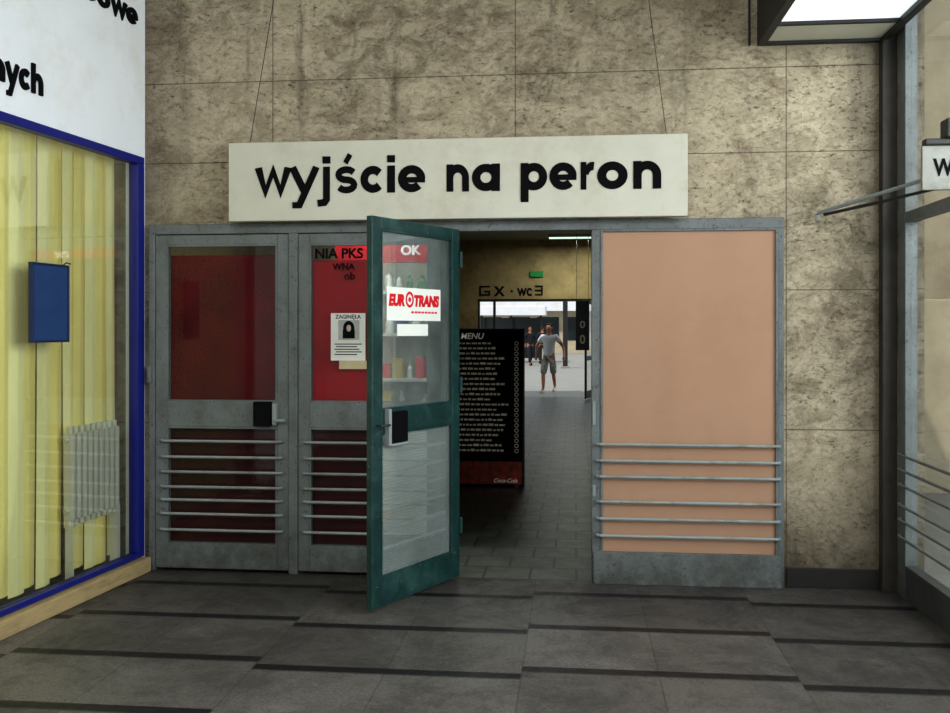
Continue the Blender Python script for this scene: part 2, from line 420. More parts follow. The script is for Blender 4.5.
# blinds
bl = root('vertical_blind', (0, 0, 0)); bl.location = WL; bl.rotation_euler = (0, 0, AL)
top(bl, 'yellow vertical strip blind hanging behind the shop glass', 'blind')
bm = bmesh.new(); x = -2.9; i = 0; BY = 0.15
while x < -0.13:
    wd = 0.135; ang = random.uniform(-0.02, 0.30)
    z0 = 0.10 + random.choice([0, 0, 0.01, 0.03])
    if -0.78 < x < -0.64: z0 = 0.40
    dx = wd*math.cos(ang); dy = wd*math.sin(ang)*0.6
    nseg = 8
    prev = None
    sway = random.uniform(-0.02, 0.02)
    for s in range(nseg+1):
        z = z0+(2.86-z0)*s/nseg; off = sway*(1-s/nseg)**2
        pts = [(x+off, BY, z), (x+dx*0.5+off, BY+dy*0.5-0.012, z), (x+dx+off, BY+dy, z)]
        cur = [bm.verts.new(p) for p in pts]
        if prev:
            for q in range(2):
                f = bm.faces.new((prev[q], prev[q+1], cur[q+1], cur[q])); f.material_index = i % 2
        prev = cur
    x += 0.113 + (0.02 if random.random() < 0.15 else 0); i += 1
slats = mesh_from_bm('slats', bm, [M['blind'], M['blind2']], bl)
boxes('head_rail', [((-2.9, 0.13, 2.86), (-0.03, 0.19, 2.90))], M['offwhite'], bl, 0.004)

# radiator
rd = root('radiator', WL, AL); top(rd, 'cream ribbed column radiator standing inside the shop window', 'radiator')
bm = bmesh.new()
for k in range(9):
    xx = -0.71+k*0.058
    add_box(bm, (xx, 0.055, 0.46), (xx+0.036, 0.115, 0.98))
    add_tube(bm, [(xx+0.018, 0.085, 0.42), (xx+0.018, 0.085, 1.02)], 0.018, 8)
o = mesh_from_bm('rib_block', bm, M['offwhite'], rd); m = o.modifiers.new('Bevel', 'BEVEL'); m.width = 0.010; m.segments = 2
tube('pipe', [(-0.74, 0.085, 0.52), (-0.20, 0.085, 0.52), (-0.18, 0.085, 0.45), (-0.18, 0.085, 0.0)], 0.012, M['offwhite'], rd)
tube('pipe', [(-0.74, 0.085, 0.94), (-0.18, 0.085, 0.94)], 0.012, M['offwhite'], rd)
boxes('foot', [((-0.70, 0.06, 0.0), (-0.685, 0.11, 0.46))], M['offwhite'], rd)
boxes('foot', [((-0.235, 0.06, 0.0), (-0.22, 0.11, 0.46))], M['offwhite'], rd)

# blue notice holder
nb = root('notice_box', WL, AL); top(nb, 'small faded blue notice holder fixed on the shop glass', 'notice holder')
boxes('panel', [((-1.165, -0.012, 1.54), (-0.845, 0.009, 1.965))], M['bluebox'], nb, 0.003)
boxes('rim', [((-1.17, -0.018, 1.53), (-1.158, 0.009, 1.975)), ((-0.852, -0.018, 1.53), (-0.84, 0.009, 1.975)), ((-1.158, -0.018, 1.963), (-0.852, 0.009, 1.975)), ((-1.158, -0.018, 1.53), (-0.852, 0.009, 1.542))], mat('navy_rim', lin(30, 46, 84), 0.5), nb, 0.002)
tube('hook', [(-0.90, -0.01, 1.97), (-0.86, -0.012, 1.99), (-0.82, -0.01, 1.985)], 0.004, M['steel_d'], nb)

# ------------------------------------------------------------ door set
fr = boxes('trim_1', [((LX-0.03, -0.03, 0), (LX+0.01, 0.08, 2.30)), ((LX+0.01, -0.03, 2.235), (RX, 0.08, 2.30)),
                      ((-1.865, -0.03, 0), (-1.805, 0.08, 2.235)), ((-0.86, -0.03, 0), (-0.765, 0.08, 2.235)),
                      ((0.105, -0.03, 0), (0.16, 0.08, 2.235)), ((1.255, -0.03, 0), (RX, 0.08, 2.235))], M['steel'], None, 0.004)
top(fr, 'grey-painted steel door frame with mullions and header', 'door frame', 'structure')

def leaf(dr, W, Hh, m0, m1, kick, st, mf, gu, gl, rails, side, z0=0.02, mr=None):
    yb, yf = -0.02, 0.02
    boxes('leaf_frame', [((0, yb, z0), (st, yf, Hh)), ((W-st, yb, z0), (W, yf, Hh)), ((st, yb, Hh-0.065), (W-st, yf, Hh)),
                         ((st, yb, m0), (W-st, yf, m1)), ((st, yb, z0), (W-st, yf, kick))], mf, dr, 0.004)
    bd = []
    for (a, b) in ((kick, m0), (m1, Hh-0.065)):
        for ys in ((yb-0.0, yb+0.008), (yf-0.008, yf)):
            bd += [((st, ys[0], a), (st+0.012, ys[1], b)), ((W-st-0.012, ys[0], a), (W-st, ys[1], b)), ((st+0.012, ys[0], b-0.012), (W-st-0.012, ys[1], b)), ((st+0.012, ys[0], a), (W-st-0.012, ys[1], a+0.012))]
    boxes('glazing_bead', bd, mf, dr)
    boxes('glass_pane', [((st, -0.003, m1), (W-st, 0.003, Hh-0.065))], gu, dr)
    boxes('glass_pane', [((st, -0.003, kick), (W-st, 0.003, m0))], gl, dr)
    for z in rails:
        y = side*0.045
        tube('guard_rail', [(st*0.55, side*0.015, z), (st*0.55, y-side*0.01, z), (st*0.75, y, z), (W-st*0.75, y, z), (W-st*0.55, y-side*0.01, z), (W-st*0.55, side*0.015, z)], 0.0095, mr or M['steel_l'], dr, 8)

RZ = (0.867, 0.762, 0.663, 0.564, 0.478, 0.386, 0.28)
d1 = root('door_1', (-2.778, 0, 0)); top(d1, 'closed grey steel door with maroon-backed glass and guard rails', 'door', 'structure')
leaf(d1, 0.911, 2.23, 0.96, 1.125, 0.18, 0.078, M['steel'], M['glass'], M['glass'], RZ, -1)
boxes('lock_case', [((0.685, -0.07, 0.97), (0.80, -0.02, 1.13))], M['black'], d1, 0.006)
boxes('handle', [((0.81, -0.06, 0.98), (0.84, -0.02, 1.12)), ((0.83, -0.075, 1.0), (0.905, -0.055, 1.02))], M['steel_l'], d1, 0.004)
boxes('hinge', [((-0.045, -0.05, 1.25), (-0.02, -0.02, 1.36))], M['steel'], d1, 0.004)
d2 = root('door_2', (-1.803, 0, 0)); top(d2, 'closed grey steel door with red-backed glass, paper notice stuck on', 'door', 'structure')
leaf(d2, 0.94, 2.23, 0.96, 1.125, 0.18, 0.075, M['steel'], M['glass'], M['glass'], RZ, -1)

# backing boards
o = boxes('backing_board', [((-2.75, 0.045, 0.98), (-1.87, 0.06, 2.10))], M['maroon']); top(o, 'maroon board standing behind the closed door glass', 'board')
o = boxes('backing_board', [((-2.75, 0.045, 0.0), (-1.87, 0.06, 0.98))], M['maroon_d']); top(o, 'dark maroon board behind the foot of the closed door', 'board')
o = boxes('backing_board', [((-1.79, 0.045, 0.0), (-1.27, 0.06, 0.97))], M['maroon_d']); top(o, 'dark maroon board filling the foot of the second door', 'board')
o = boxes('backing_board', [((-1.79, 0.045, 0.97), (-1.27, 0.06, 2.06))], M['red']); top(o, 'bright red board standing behind the second door glass', 'board')
gt = root('glass_lettering', (-1.803, 0, 0)); top(gt, 'small dark lettering on the upper door glass', 'lettering')
text('text_line', 'NIA PKS', (0.27, -0.006, 2.07), FRONT, M['black'], gt, width=0.32, bold=0.003, ext=0.001)
text('text_line', 'WNA', (0.30, -0.006, 1.995), FRONT, M['black'], gt, width=0.15, bold=0.003, ext=0.001)
text('text_line', 'ob', (0.34, -0.006, 1.93), FRONT, M['black'], gt, width=0.07, bold=0.002, ext=0.001)

# notice poster
ps = root('missing_person_poster', (-1.803, 0, 0)); top(ps, 'white paper notice with a portrait photo stuck on the door glass', 'poster')
boxes('sheet', [((0.215, -0.006, 1.40), (0.445, -0.004, 1.71))], M['paper'], ps)
text('heading', 'ZAGINĘŁA', (0.33, -0.0065, 1.675), FRONT, M['black'], ps, width=0.17, bold=0.002, ext=0.0005)
boxes('photo_print', [((0.265, -0.0075, 1.535), (0.405, -0.006, 1.665))], mat('print_grey', lin(190, 190, 188), 0.7), ps)
bm = bmesh.new()
bmesh.ops.create_circle(bm, cap_ends=True, segments=24, radius=0.04, matrix=Matrix.Translation((0.335, -0.008, 1.61)) @ Matrix.Rotation(math.pi/2, 4, 'X') @ Matrix.Diagonal((0.95, 1.25, 1, 1)))
add_box(bm, (0.295, -0.0082, 1.545), (0.375, -0.0078, 1.60))
mesh_from_bm('portrait_hair', bm, M['black'], ps)
bm = bmesh.new()
bmesh.ops.create_circle(bm, cap_ends=True, segments=20, radius=0.018, matrix=Matrix.Translation((0.335, -0.0086, 1.612)) @ Matrix.Rotation(math.pi/2, 4, 'X') @ Matrix.Diagonal((0.85, 1.25, 1, 1)))
mesh_from_bm('portrait_face', bm, mat('print_face', lin(205, 190, 180), 0.7), ps)
boxes('text_lines', [((0.24+0.01*(q % 2), -0.0068, 1.505-q*0.017), (0.42-0.015*((q*2) % 3), -0.006, 1.511-q*0.017)) for q in range(5)], M['black'], ps)
o = boxes('paper_slip', [((-1.803+0.27, -0.0035-0.003, 1.345), (-1.803+0.47, -0.0035, 1.40))], mat('cream_paper', lin(206, 190, 156), 0.8)); top(o, 'cream paper slip peeking from below the notice', 'paper')

# open green door
d3 = root('door_3', (-0.752, -0.035, 0), math.radians(244.05)); top(d3, 'open teal steel door with glazed panels swung into the hall', 'door', 'structure')
RZ3 = (0.88, 0.77, 0.66, 0.55, 0.44, 0.33)
leaf(d3, 0.905, 2.243, 1.01, 1.14, 0.19, 0.085, M['green'], M['glass3'], M['wire'], RZ3, -1, z0=0.025)
boxes('lock_case', [((0.60, 0.02, 0.95), (0.76, 0.05, 1.13))], M['black'], d3, 0.006)
boxes('lock_plate', [((0.765, 0.02, 0.94), (0.79, 0.055, 1.15)), ((0.60, 0.02, 0.935), (0.765, 0.052, 0.948))], M['steel_l'], d3, 0.003)
tube('handle', [(0.86, 0.02, 1.06), (0.86, 0.05, 1.06), (0.83, 0.06, 1.06), (0.79, 0.06, 1.06)], 0.006, M['steel_d'], d3)
for z in (0.3, 1.2, 2.0): tube('hinge', [(0.0, 0.028, z), (0.0, 0.028, z+0.1)], 0.012, M['green'], d3)
st = root('door_sticker', (-0.752, -0.035, 0), math.radians(244.05)); top(st, 'white sticker with red EUROTRANS lettering on the open door', 'sticker')
boxes('sheet', [((0.20, 0.0035, 1.655), (0.75, 0.006, 1.85))], M['paper'], st)
text('lettering', 'EUR', (0.655, 0.0075, 1.745), BACKF, M['redpaint'], st, width=0.155, height=0.072, bold=0.006, ext=0.001, shear=0.15)
text('lettering', 'TRANS', (0.350, 0.0075, 1.745), BACKF, M['redpaint'], st, width=0.265, height=0.072, bold=0.006, ext=0.001, shear=0.15)
boxes('small_print', [((0.24+q*0.035, 0.0062, 1.70), (0.265+q*0.035, 0.0075, 1.712)) for q in range(8)], M['redpaint'], st)
bm = bmesh.new()
ribbon(bm, arc(0, 0, 0.040, 0, 360, 24)[:-1], True, 0.016, lambda p: (0.528-p.x*0.85, 0.0078, 1.781+p.y))
ribbon(bm, arc(0, 0, 0.008, 0, 360, 12)[:-1], True, 0.012, lambda p: (0.528-p.x, 0.0078, 1.781+p.y))
mesh_from_bm('emblem', bm, M['redpaint'], st)
o = boxes('price_card', [((0.335, 0.0035, 1.565), (0.65, 0.0055, 1.635))], M['paper']); o.location = (-0.752, -0.035, 0); o.rotation_euler = (0, 0, math.radians(244.05)); top(o, 'small blank white card stuck on the open door glass', 'card')

# right fixed panel
d4 = root('door_4', (0.16, 0, 0)); top(d4, 'fixed door bay closed off with a peach board, grey kick plate and rails', 'door', 'structure')
boxes('board', [((0.0, -0.02, 0.20), (1.095, 0.0, 2.235))], M['peach'], d4)
boxes('kick_plate', [((-0.045, -0.06, 0.0), (1.11, -0.032, 0.205)), ((0.0, -0.032, 0.02), (1.095, 0.0, 0.2))], M['steel'], d4, 0.004)
boxes('leaf_frame', [((0.0, -0.035, 0.205), (0.016, -0.02, 2.235)), ((1.079, -0.035, 0.205), (1.095, -0.02, 2.235)), ((0.016, -0.035, 2.22), (1.079, -0.02, 2.235))], M['steel'], d4, 0.003)
for z in (0.88, 0.777, 0.677, 0.52, 0.413, 0.306):
    tube('guard_rail', [(-0.02, -0.02, z), (-0.02, -0.05, z), (0.0, -0.062, z), (1.085, -0.062, z), (1.1, -0.05, z), (1.1, -0.02, z)], 0.010, M['steel_l'], d4, 8)
boxes('edge_bolt', [((-0.05, -0.05, 1.0), (-0.03, -0.03, 1.15)), ((-0.05, -0.05, 0.55), (-0.03, -0.03, 0.62))], M['steel_l'], d4, 0.003)

# ------------------------------------------------------------ hanging sign
sg = root('hanging_sign', (0, -0.12, 0)); top(sg, 'long white hanging sign reading wyjście na peron in black', 'sign')
boxes('panel', [((-2.232, -0.015, 2.303), (0.692, 0.045, 2.812))], M['sign'], sg, 0.004)
tx = [('w', -2.050, -1.830), ('y', -1.825, -1.635), ('j', -1.640, -1.555), ('ś', -1.530, -1.375), ('c', -1.360, -1.200), ('i', -1.187, -1.137), ('e', -1.118, -0.942),
      ('n', -0.806, -0.664), ('a', -0.645, -0.468), ('p', -0.338, -0.172), ('e', -0.158, 0.012), ('r', 0.036, 0.138), ('o', 0.138, 0.325), ('n', 0.360, 0.530)]
letters('lettering', tx, M['black'], sg, 0.172, 2.474, -0.015, 0.004)
tube('wire', [(-2.10, 0.015, 2.81), (-1.87, 0.08, ZC)], 0.0022, M['steel_d'], sg, 6)
tube('wire', [(0.565, 0.015, 2.81), (0.38, 0.08, ZC)], 0.0022, M['steel_d'], sg, 6)

# ------------------------------------------------------------ right side: corner post, window
o = boxes('trim_2', [((1.865, -0.075, 0), (1.95, 0.0, ZC))], mat('corner_post_paint', lin(66, 62, 54), 0.5, var=0.5), None, 0.004); top(o, 'dark steel corner post', 'post', 'structure')
wr = boxes('wall_right', [((1.95, -11, 0), (2.1, -6.5, ZC)), ((1.95, -6.5, 4.0), (2.1, -0.0, ZC)), ((1.951, -0.10, 0), (2.1, -0.001, 4.0))], M['trav']); top(wr, 'stone side wall beside the glazed bay', 'wall', 'structure')
w = root('window_2', (1.95, 0, 0)); top(w, 'tall steel-framed window bay with low guard rails', 'window', 'structure')
boxes('frame', [((0.0, -0.215, 0), (0.07, -0.10, 4.0)), ((0.0, -6.5, 0), (0.07, -6.4, 4.0)), ((0.0, -6.4, 2.24), (0.07, -0.215, 2.30)), ((0.0, -6.4, 3.92), (0.07, -0.215, 4.0)), ((0.0, -1.7, 0.2), (0.07, -1.62, 3.92)), ((0.0, -3.3, 0.2), (0.07, -3.22, 3.92)), ((0.0, -4.9, 0.2), (0.07, -4.82, 3.92))], M['steel'], w, 0.004)  # bay lengthened out of view to let more light onto the left wall
boxes('kick_plate', [((0.0, -6.4, 0.0), (0.07, -0.215, 0.2))], mat('kick_paint', lin(74, 78, 76), 0.5, var=0.3), w, 0.004)
boxes('glass_pane', [((0.03, -6.4, 0.2), (0.036, -0.215, 2.24))], M['glass'], w)
boxes('glass_pane', [((0.03, -6.4, 2.30), (0.036, -0.215, 3.92))], M['glass'], w)
for z in (0.858, 0.769, 0.68, 0.56, 0.47, 0.37):
    tube('guard_rail', [(0.0, -0.16, z), (-0.025, -0.17, z), (-0.03, -0.22, z), (-0.03, -2.88, z), (0.0, -2.93, z)], 0.009, M['steel'], w, 8)

# projecting sign bracket with arm
sa = root('sign_bracket', (1.93, -0.94, 2.40)); top(sa, 'steel bracket arms carrying a small weathered sign beside the window', 'sign bracket')
tube('stay_bar', [(0.0, 0.0, 0.02), (-0.26, 0.265, -0.05), (-0.52, 0.53, -0.12), (-0.535, 0.545, -0.135), (-0.53, 0.54, -0.165)], 0.011, M['steel_l'], sa, 8)
tube('lower_bar', [(0.0, 0.0, -0.05), (-0.25, 0.255, -0.095), (-0.50, 0.51, -0.135)], 0.009, M['steel_d'], sa, 8)
boxes('bracket', [((-0.13, -0.03, 0.155), (0.02, 0.03, 0.19)), ((-0.03, -0.05, 0.19), (0.02, 0.05, 0.29))], M['steel_d'], sa, 0.008)
boxes('sign_panel', [((-0.14, -0.012, -0.075), (0.018, 0.012, 0.155))], M['panelgrey'], sa, 0.003)
text('lettering', 'W', (-0.035, -0.014, 0.0), FRONT, M['black'], sa, width=0.10, height=0.09, bold=0.002)

# luminous ceiling box
lb = root('ceiling_light_box', (1.13, 0, 3.37)); top(lb, 'steel-framed luminous ceiling box with white diffuser', 'ceiling light')
boxes('frame', [((0, -1.5, 0), (0.05, -0.01, 0.92)), ((0.73, -1.5, 0), (0.78, -0.08, 0.92)), ((0.05, -1.5, 0), (0.73, -1.45, 0.92)), ((0.05, -0.06, 0), (0.73, -0.01, 0.92))], M['steel_d'], lb, 0.005)
boxes('inner_panel', [((0.05, -0.36, 0.015), (0.73, -0.06, 0.04))], M['offwhite'], lb, 0.003)
boxes('cross_bar', [((0.05, -0.39, 0.01), (0.73, -0.36, 0.05))], M['steel_d'], lb, 0.003)
boxes('diffuser', [((0.05, -1.45, 0.03), (0.73, -0.39, 0.05))], M['diff'], lb)
tube('edge_rod', [(-0.05, -0.03, 0.0), (-0.05, -0.03, 0.92)], 0.008, M['steel_d'], lb, 6)

# ------------------------------------------------------------ passage contents
mb = root('menu_board', (-1.30, 3.56, 0)); top(mb, 'tall black menu board with rows of prices, red food print below', 'menu board')
boxes('panel', [((0, 0, 0.0), (0.775, 0.05, 1.60))], M['black'], mb, 0.004)
boxes('rim', [((-0.015, -0.01, 0), (0.0, 0.06, 1.615)), ((0.775, -0.01, 0), (0.79, 0.06, 1.615)), ((0, -0.01, 1.60), (0.775, 0.06, 1.615))], M['steel_d'], mb, 0.003)
boxes('food_picture', [((0.01, -0.004, 0.03), (0.765, 0.0, 0.26))], M['food'], mb)
mp = mat('menu_white', lin(225, 225, 214), 0.6, var=0.1, emit=0.15)  # slight emission added so the lettering reads brighter
text('lettering', 'MENU', (0.26, -0.006, 1.51), FRONT, mp, mb, width=0.24, bold=0.002, ext=0.001, shear=0.2)
text('lettering', 'Coca-Cola', (0.60, -0.008, 0.05), FRONT, mp, mb, width=0.24, bold=0.001, ext=0.001, shear=0.3)
ml = mat('menu_print', lin(200, 196, 172), 0.6, var=0.5, scale=20, emit=0.12)  # print also given a faint added glow
ls = []
for q in range(22):
    z = 1.455-q*0.052; xx = 0.04; lim = random.choice([0.5, 0.55, 0.6, 0.45])
    while xx < lim:
        wd = random.uniform(0.02, 0.06); ls.append(((xx, -0.003, z), (xx+wd, 0.0, z+random.uniform(0.016, 0.024)))); xx += wd+0.012
boxes('menu_lines', ls, ml, mb)
bm = bmesh.new()
for q in range(22):
    ribbon(bm, arc(0, 0, 0.018, 0, 360, 14)[:-1], True, 0.007, lambda p: (0.71+p.x, -0.004, 1.462-q*0.052+p.y))
mesh_from_bm('price_marks', bm, ml, mb)
boxes('foot', [((0.05, -0.12, 0), (0.09, 0.2, 0.03))], M['steel_d'], mb)
boxes('foot', [((0.70, -0.12, 0), (0.74, 0.2, 0.03))], M['steel_d'], mb)

# kiosk shelf unit seen through the open door glass
ks = root('kiosk_shelf', (-1.85, 1.15, 0)); top(ks, 'white kiosk shelving with red fascia behind the doors', 'shelf unit')
boxes('carcass', [((0, 0, 0), (0.03, 0.4, 2.36)), ((0.87, 0, 0), (0.90, 0.4, 2.36)), ((0.03, 0.37, 0), (0.87, 0.40, 2.36)), ((0.03, 0, 0.0), (0.87, 0.37, 0.95))], M['offwhite'], ks, 0.003)
for z in (1.20, 1.55, 1.88): boxes('shelf', [((0.03, 0.0, z), (0.87, 0.37, z+0.025))], M['offwhite'], ks, 0.002)
boxes('fascia', [((0.0, -0.03, 2.12), (0.90, -0.001, 2.36))], M['red'], ks, 0.003)
tube('fill_tube', [(0.06, 0.06, 2.16), (0.84, 0.06, 2.16)], 0.015, M['tube'], ks)  # glowing tube added behind the fascia to brighten the shelves
text('fascia_lettering', 'OK', (0.60, -0.032, 2.18), FRONT, M['paper'], ks, width=0.16, bold=0.004, ext=0.001)
gm = [M['goods_a'], M['goods_b'], M['goods_c'], M['goods_d'], M['redpaint']]
gl_ = ['blue', 'yellow', 'white', 'green', 'red']
for z in (0.951, 1.226, 1.576, 1.906):
    xx = 0.36
    while xx < 0.76:
        wd = random.uniform(0.05, 0.1); hh = random.uniform(0.1, 0.18); g = random.choice([0, 1, 2, 2, 2, 3, 4])
        X, Y = -1.85+xx, 1.20
        if g in (2, 3):
            rr = wd*0.4
            bm = bmesh.new(); prof = [(rr, 0), (rr, hh*0.6), (rr*0.4, hh*0.8), (rr*0.35, hh)]
            rings = [[bm.verts.new((X+wd/2+r*math.cos(t*math.pi/6), Y+0.06+r*math.sin(t*math.pi/6), z+h)) for t in range(12)] for r, h in prof]
            for a in range(3):
                for t in range(12): bm.faces.new((rings[a][t], rings[a][(t+1) % 12], rings[a+1][(t+1) % 12], rings[a+1][t]))
            bm.faces.new(rings[0][::-1]); bm.faces.new(rings[-1])
            o = mesh_from_bm('bottle', bm, gm[g]); top(o, gl_[g]+' bottle standing on the kiosk shelf', 'bottle', group='goods on the kiosk shelf')
        else:
            o = boxes('carton', [((X, Y, z), (X+wd, Y+0.1, z+hh))], gm[g], None, 0.003); top(o, gl_[g]+' carton standing on the kiosk shelf', 'carton', group='goods on the kiosk shelf')
        xx += wd+0.02

# exit sign, glyphs, lamp
es = boxes('exit_sign', [((-1.06, 16.55, 2.86), (-0.75, 16.60, 3.0))], M['greenlit'], None, 0.005); top(es, 'small green lit sign on the end wall', 'exit sign')
gp = root('wall_pictogram', (0, 16.60, 0)); top(gp, 'black painted pictograms and wc lettering above the opening', 'pictogram')
boxes('key_mark', [((-2.28, -0.01, 2.42), (-2.24, 0, 2.66)), ((-2.24, -0.01, 2.62), (-2.02, 0, 2.66)), ((-2.24, -0.01, 2.42), (-2.02, 0, 2.46)), ((-2.06, -0.01, 2.46), (-2.02, 0, 2.54)), ((-2.16, -0.01, 2.50), (-2.06, 0, 2.54))], M['black'], gp)
text('lettering', 'X', (-1.80, -0.006, 2.42), FRONT, M['black'], gp, width=0.28, height=0.24, bold=0.004)
text('bullet', '.', (-1.5, -0.006, 2.5), FRONT, M['black'], gp, width=0.06, height=0.06)
text('lettering', 'wc', (-1.20, -0.006, 2.42), FRONT, M['black'], gp, width=0.36, height=0.2, bold=0.003)
boxes('arrow_mark', [((-0.95, -0.01, 2.62), (-0.80, 0, 2.66)), ((-0.95, -0.01, 2.42), (-0.80, 0, 2.46)), ((-0.80, -0.01, 2.42), (-0.76, 0, 2.66)), ((-0.95, -0.01, 2.52), (-0.80, 0, 2.56))], M['black'], gp)
lp = root('fluorescent_lamp', (0, 15.4, 3.75)); top(lp, 'fluorescent ceiling batten lamp in the passage', 'lamp')
boxes('housing', [((-0.6, -0.08, -0.06), (0.6, 0.08, 0.0))], M['offwhite'], lp, 0.004)
tube('tube', [(-0.58, 0, -0.08), (0.58, 0, -0.08)], 0.02, M['tube2'], lp)

# glazed screen in the end opening
sc = root('window_3', (0, 16.62, 0)); top(sc, 'dark steel glazed screen framing the way to the platforms', 'window', 'structure')
boxes('frame', [((-2.32, 0, 0), (-2.27, 0.06, 2.34)), ((-1.95, 0, 0), (-1.89, 0.06, 2.34)), ((-2.27, 0, 1.0), (-1.95, 0.06, 1.06)), ((-2.27, 0, 2.28), (1.4, 0.06, 2.34)), ((-2.27, 0, 0), (-1.95, 0.06, 0.2)),
                ((0.42, 0, 0), (0.48, 0.06, 2.28)), ((1.34, 0, 0), (1.4, 0.06, 2.28))], M['steel_d'], sc, 0.004)
gd = root('door_5', (0.44, 16.55, 0), math.radians(-103)); top(gd, 'dark steel glazed door leaf standing open at the passage end', 'door', 'structure')
boxes('leaf_frame', [((0, -0.02, 0.03), (0.09, 0.02, 2.28)), ((0.81, -0.02, 0.03), (0.9, 0.02, 2.28)), ((0.09, -0.02, 2.2), (0.81, 0.02, 2.28)), ((0.09, -0.02, 0.03), (0.81, 0.02, 0.2)), ((0.09, -0.02, 0.9), (0.81, 0.02, 1.0))], M['steel_d'], gd, 0.003)
boxes('glass_pane', [((0.09, -0.003, 0.2), (0.81, 0.003, 0.9)), ((0.09, -0.003, 1.0), (0.81, 0.003, 2.2))], M['glass'], gd)
pb = root('hanging_banner', (0.02, 15.2, 1.15)); top(pb, 'narrow dark banner with white figures hanging beside the opening', 'banner')
boxes('panel', [((0, 0, 0.0), (0.30, 0.02, 1.1))], M['darkglass'], pb)
text('figures', '0', (0.15, -0.004, 0.15), FRONT, ml, pb, width=0.12, height=0.2, bold=0.002)
text('figures', '0', (0.15, -0.004, 0.50), FRONT, ml, pb, width=0.12, height=0.16, bold=0.002)
for xx in (0.02, 0.28): tube('cord', [(xx, 0.01, 1.1), (xx, 0.01, 2.6)], 0.005, M['steel_d'], pb, 6)

# outside building beyond platform
fb = root('platform_building', (-9, 60, 0)); top(fb, 'long low white building with dark windows across the platforms', 'building')
boxes('wall', [((0, 0, 0), (16, 4, 4.2))], M['facade'], fb)
boxes('fascia', [((-0.3, -0.8, 2.9), (16.3, 0, 3.7))], M['white'], fb, 0.02)
for q in range(8): boxes('window', [((0.4+q*2, -0.04, 0.9), (1.9+q*2, 0.0, 2.5))], M['darkglass'], fb)
kb = root('platform_shelter', (-4.6, 40, 0)); top(kb, 'small platform shelter with white roof and steel posts', 'shelter')
boxes('roof', [((-0.2, -0.5, 2.3), (3.2, 1.5, 2.75))], M['white'], kb, 0.02)
for xx in (0, 1.45, 2.9): tube('post', [(xx+0.05, 0.3, 0), (xx+0.05, 0.3, 2.3)], 0.06, M['steel_d'], kb)
boxes('back_panel', [((0.1, 1.2, 0.2), (2.9, 1.25, 2.2))], M['darkglass'], kb)
pc = root('platform_column', (-0.4, 34, 0)); top(pc, 'dark green steel column standing on the platform', 'column')
boxes('shaft', [((-0.10, -0.10, 0.08), (0.10, 0.10, 4.6))], M['steel_d'], pc, 0.02)
boxes('plinth', [((-0.18, -0.18, 0), (0.18, 0.18, 0.08))], M['concrete'], pc, 0.01)
o = boxes('neighbour_facade', [((2.6, 6.0, 0), (12, 6.4, 7))], M['facade']); top(o, 'pale sunlit facade outside the side window', 'building')
lw_ = root('low_wall', (2.6, 4.6, 0)); top(lw_, 'low dark stone wall outside the side window', 'low wall')
boxes('masonry', [((0, 0, 0), (6, 0.3, 0.75))], M['steel_d'], lw_, 0.01)
boxes('coping', [((-0.03, -0.03, 0.75), (6.03, 0.33, 0.82))], M['steel'], lw_, 0.01)
vm = root('vending_cabinet', (3.2, 3.6, 0)); top(vm, 'pale cabinet with brown post and red panel outside the window', 'cabinet')
boxes('body', [((0, 0, 0), (0.9, 0.6, 1.9))], M['facade'], vm, 0.01)
boxes('pole', [((-0.10, 0.2, 0), (-0.03, 0.27, 3.9))], M['brown'], vm, 0.005)
boxes('red_panel', [((0.45, -0.01, 3.2), (0.9, 0.1, 3.5)), ((0.0, 0.2, 1.9), (0.05, 0.25, 3.5))], M['redpaint'], vm)

# ------------------------------------------------------------ people
def skin_mesh(name, verts, edges, rad, mt, parent, sub=1):
    me = bpy.data.meshes.new(name); me.from_pydata(verts, edges, []); me.update()
    ob = bpy.data.objects.new(name, me); col.objects.link(ob)
    ob.modifiers.new('Skin', 'SKIN'); s = ob.modifiers.new('Sub', 'SUBSURF'); s.levels = sub; s.render_levels = sub
    if not me.skin_vertices: bpy.context.view_layer.update()
    for i, r in enumerate(rad):
        rr = r if isinstance(r, tuple) else (r, r)
        me.skin_vertices[0].data[i].radius = rr; me.skin_vertices[0].data[i].use_root = (i == 0)
    bpy.context.view_layer.update()
    m2 = bpy.data.meshes.new_from_object(ob.evaluated_get(bpy.context.evaluated_depsgraph_get()))
    bpy.data.objects.remove(ob)
    m2.materials.clear(); m2.materials.append(mt)
    for p in m2.polygons: p.use_smooth = True
    return link(bpy.data.objects.new(name, m2), parent)

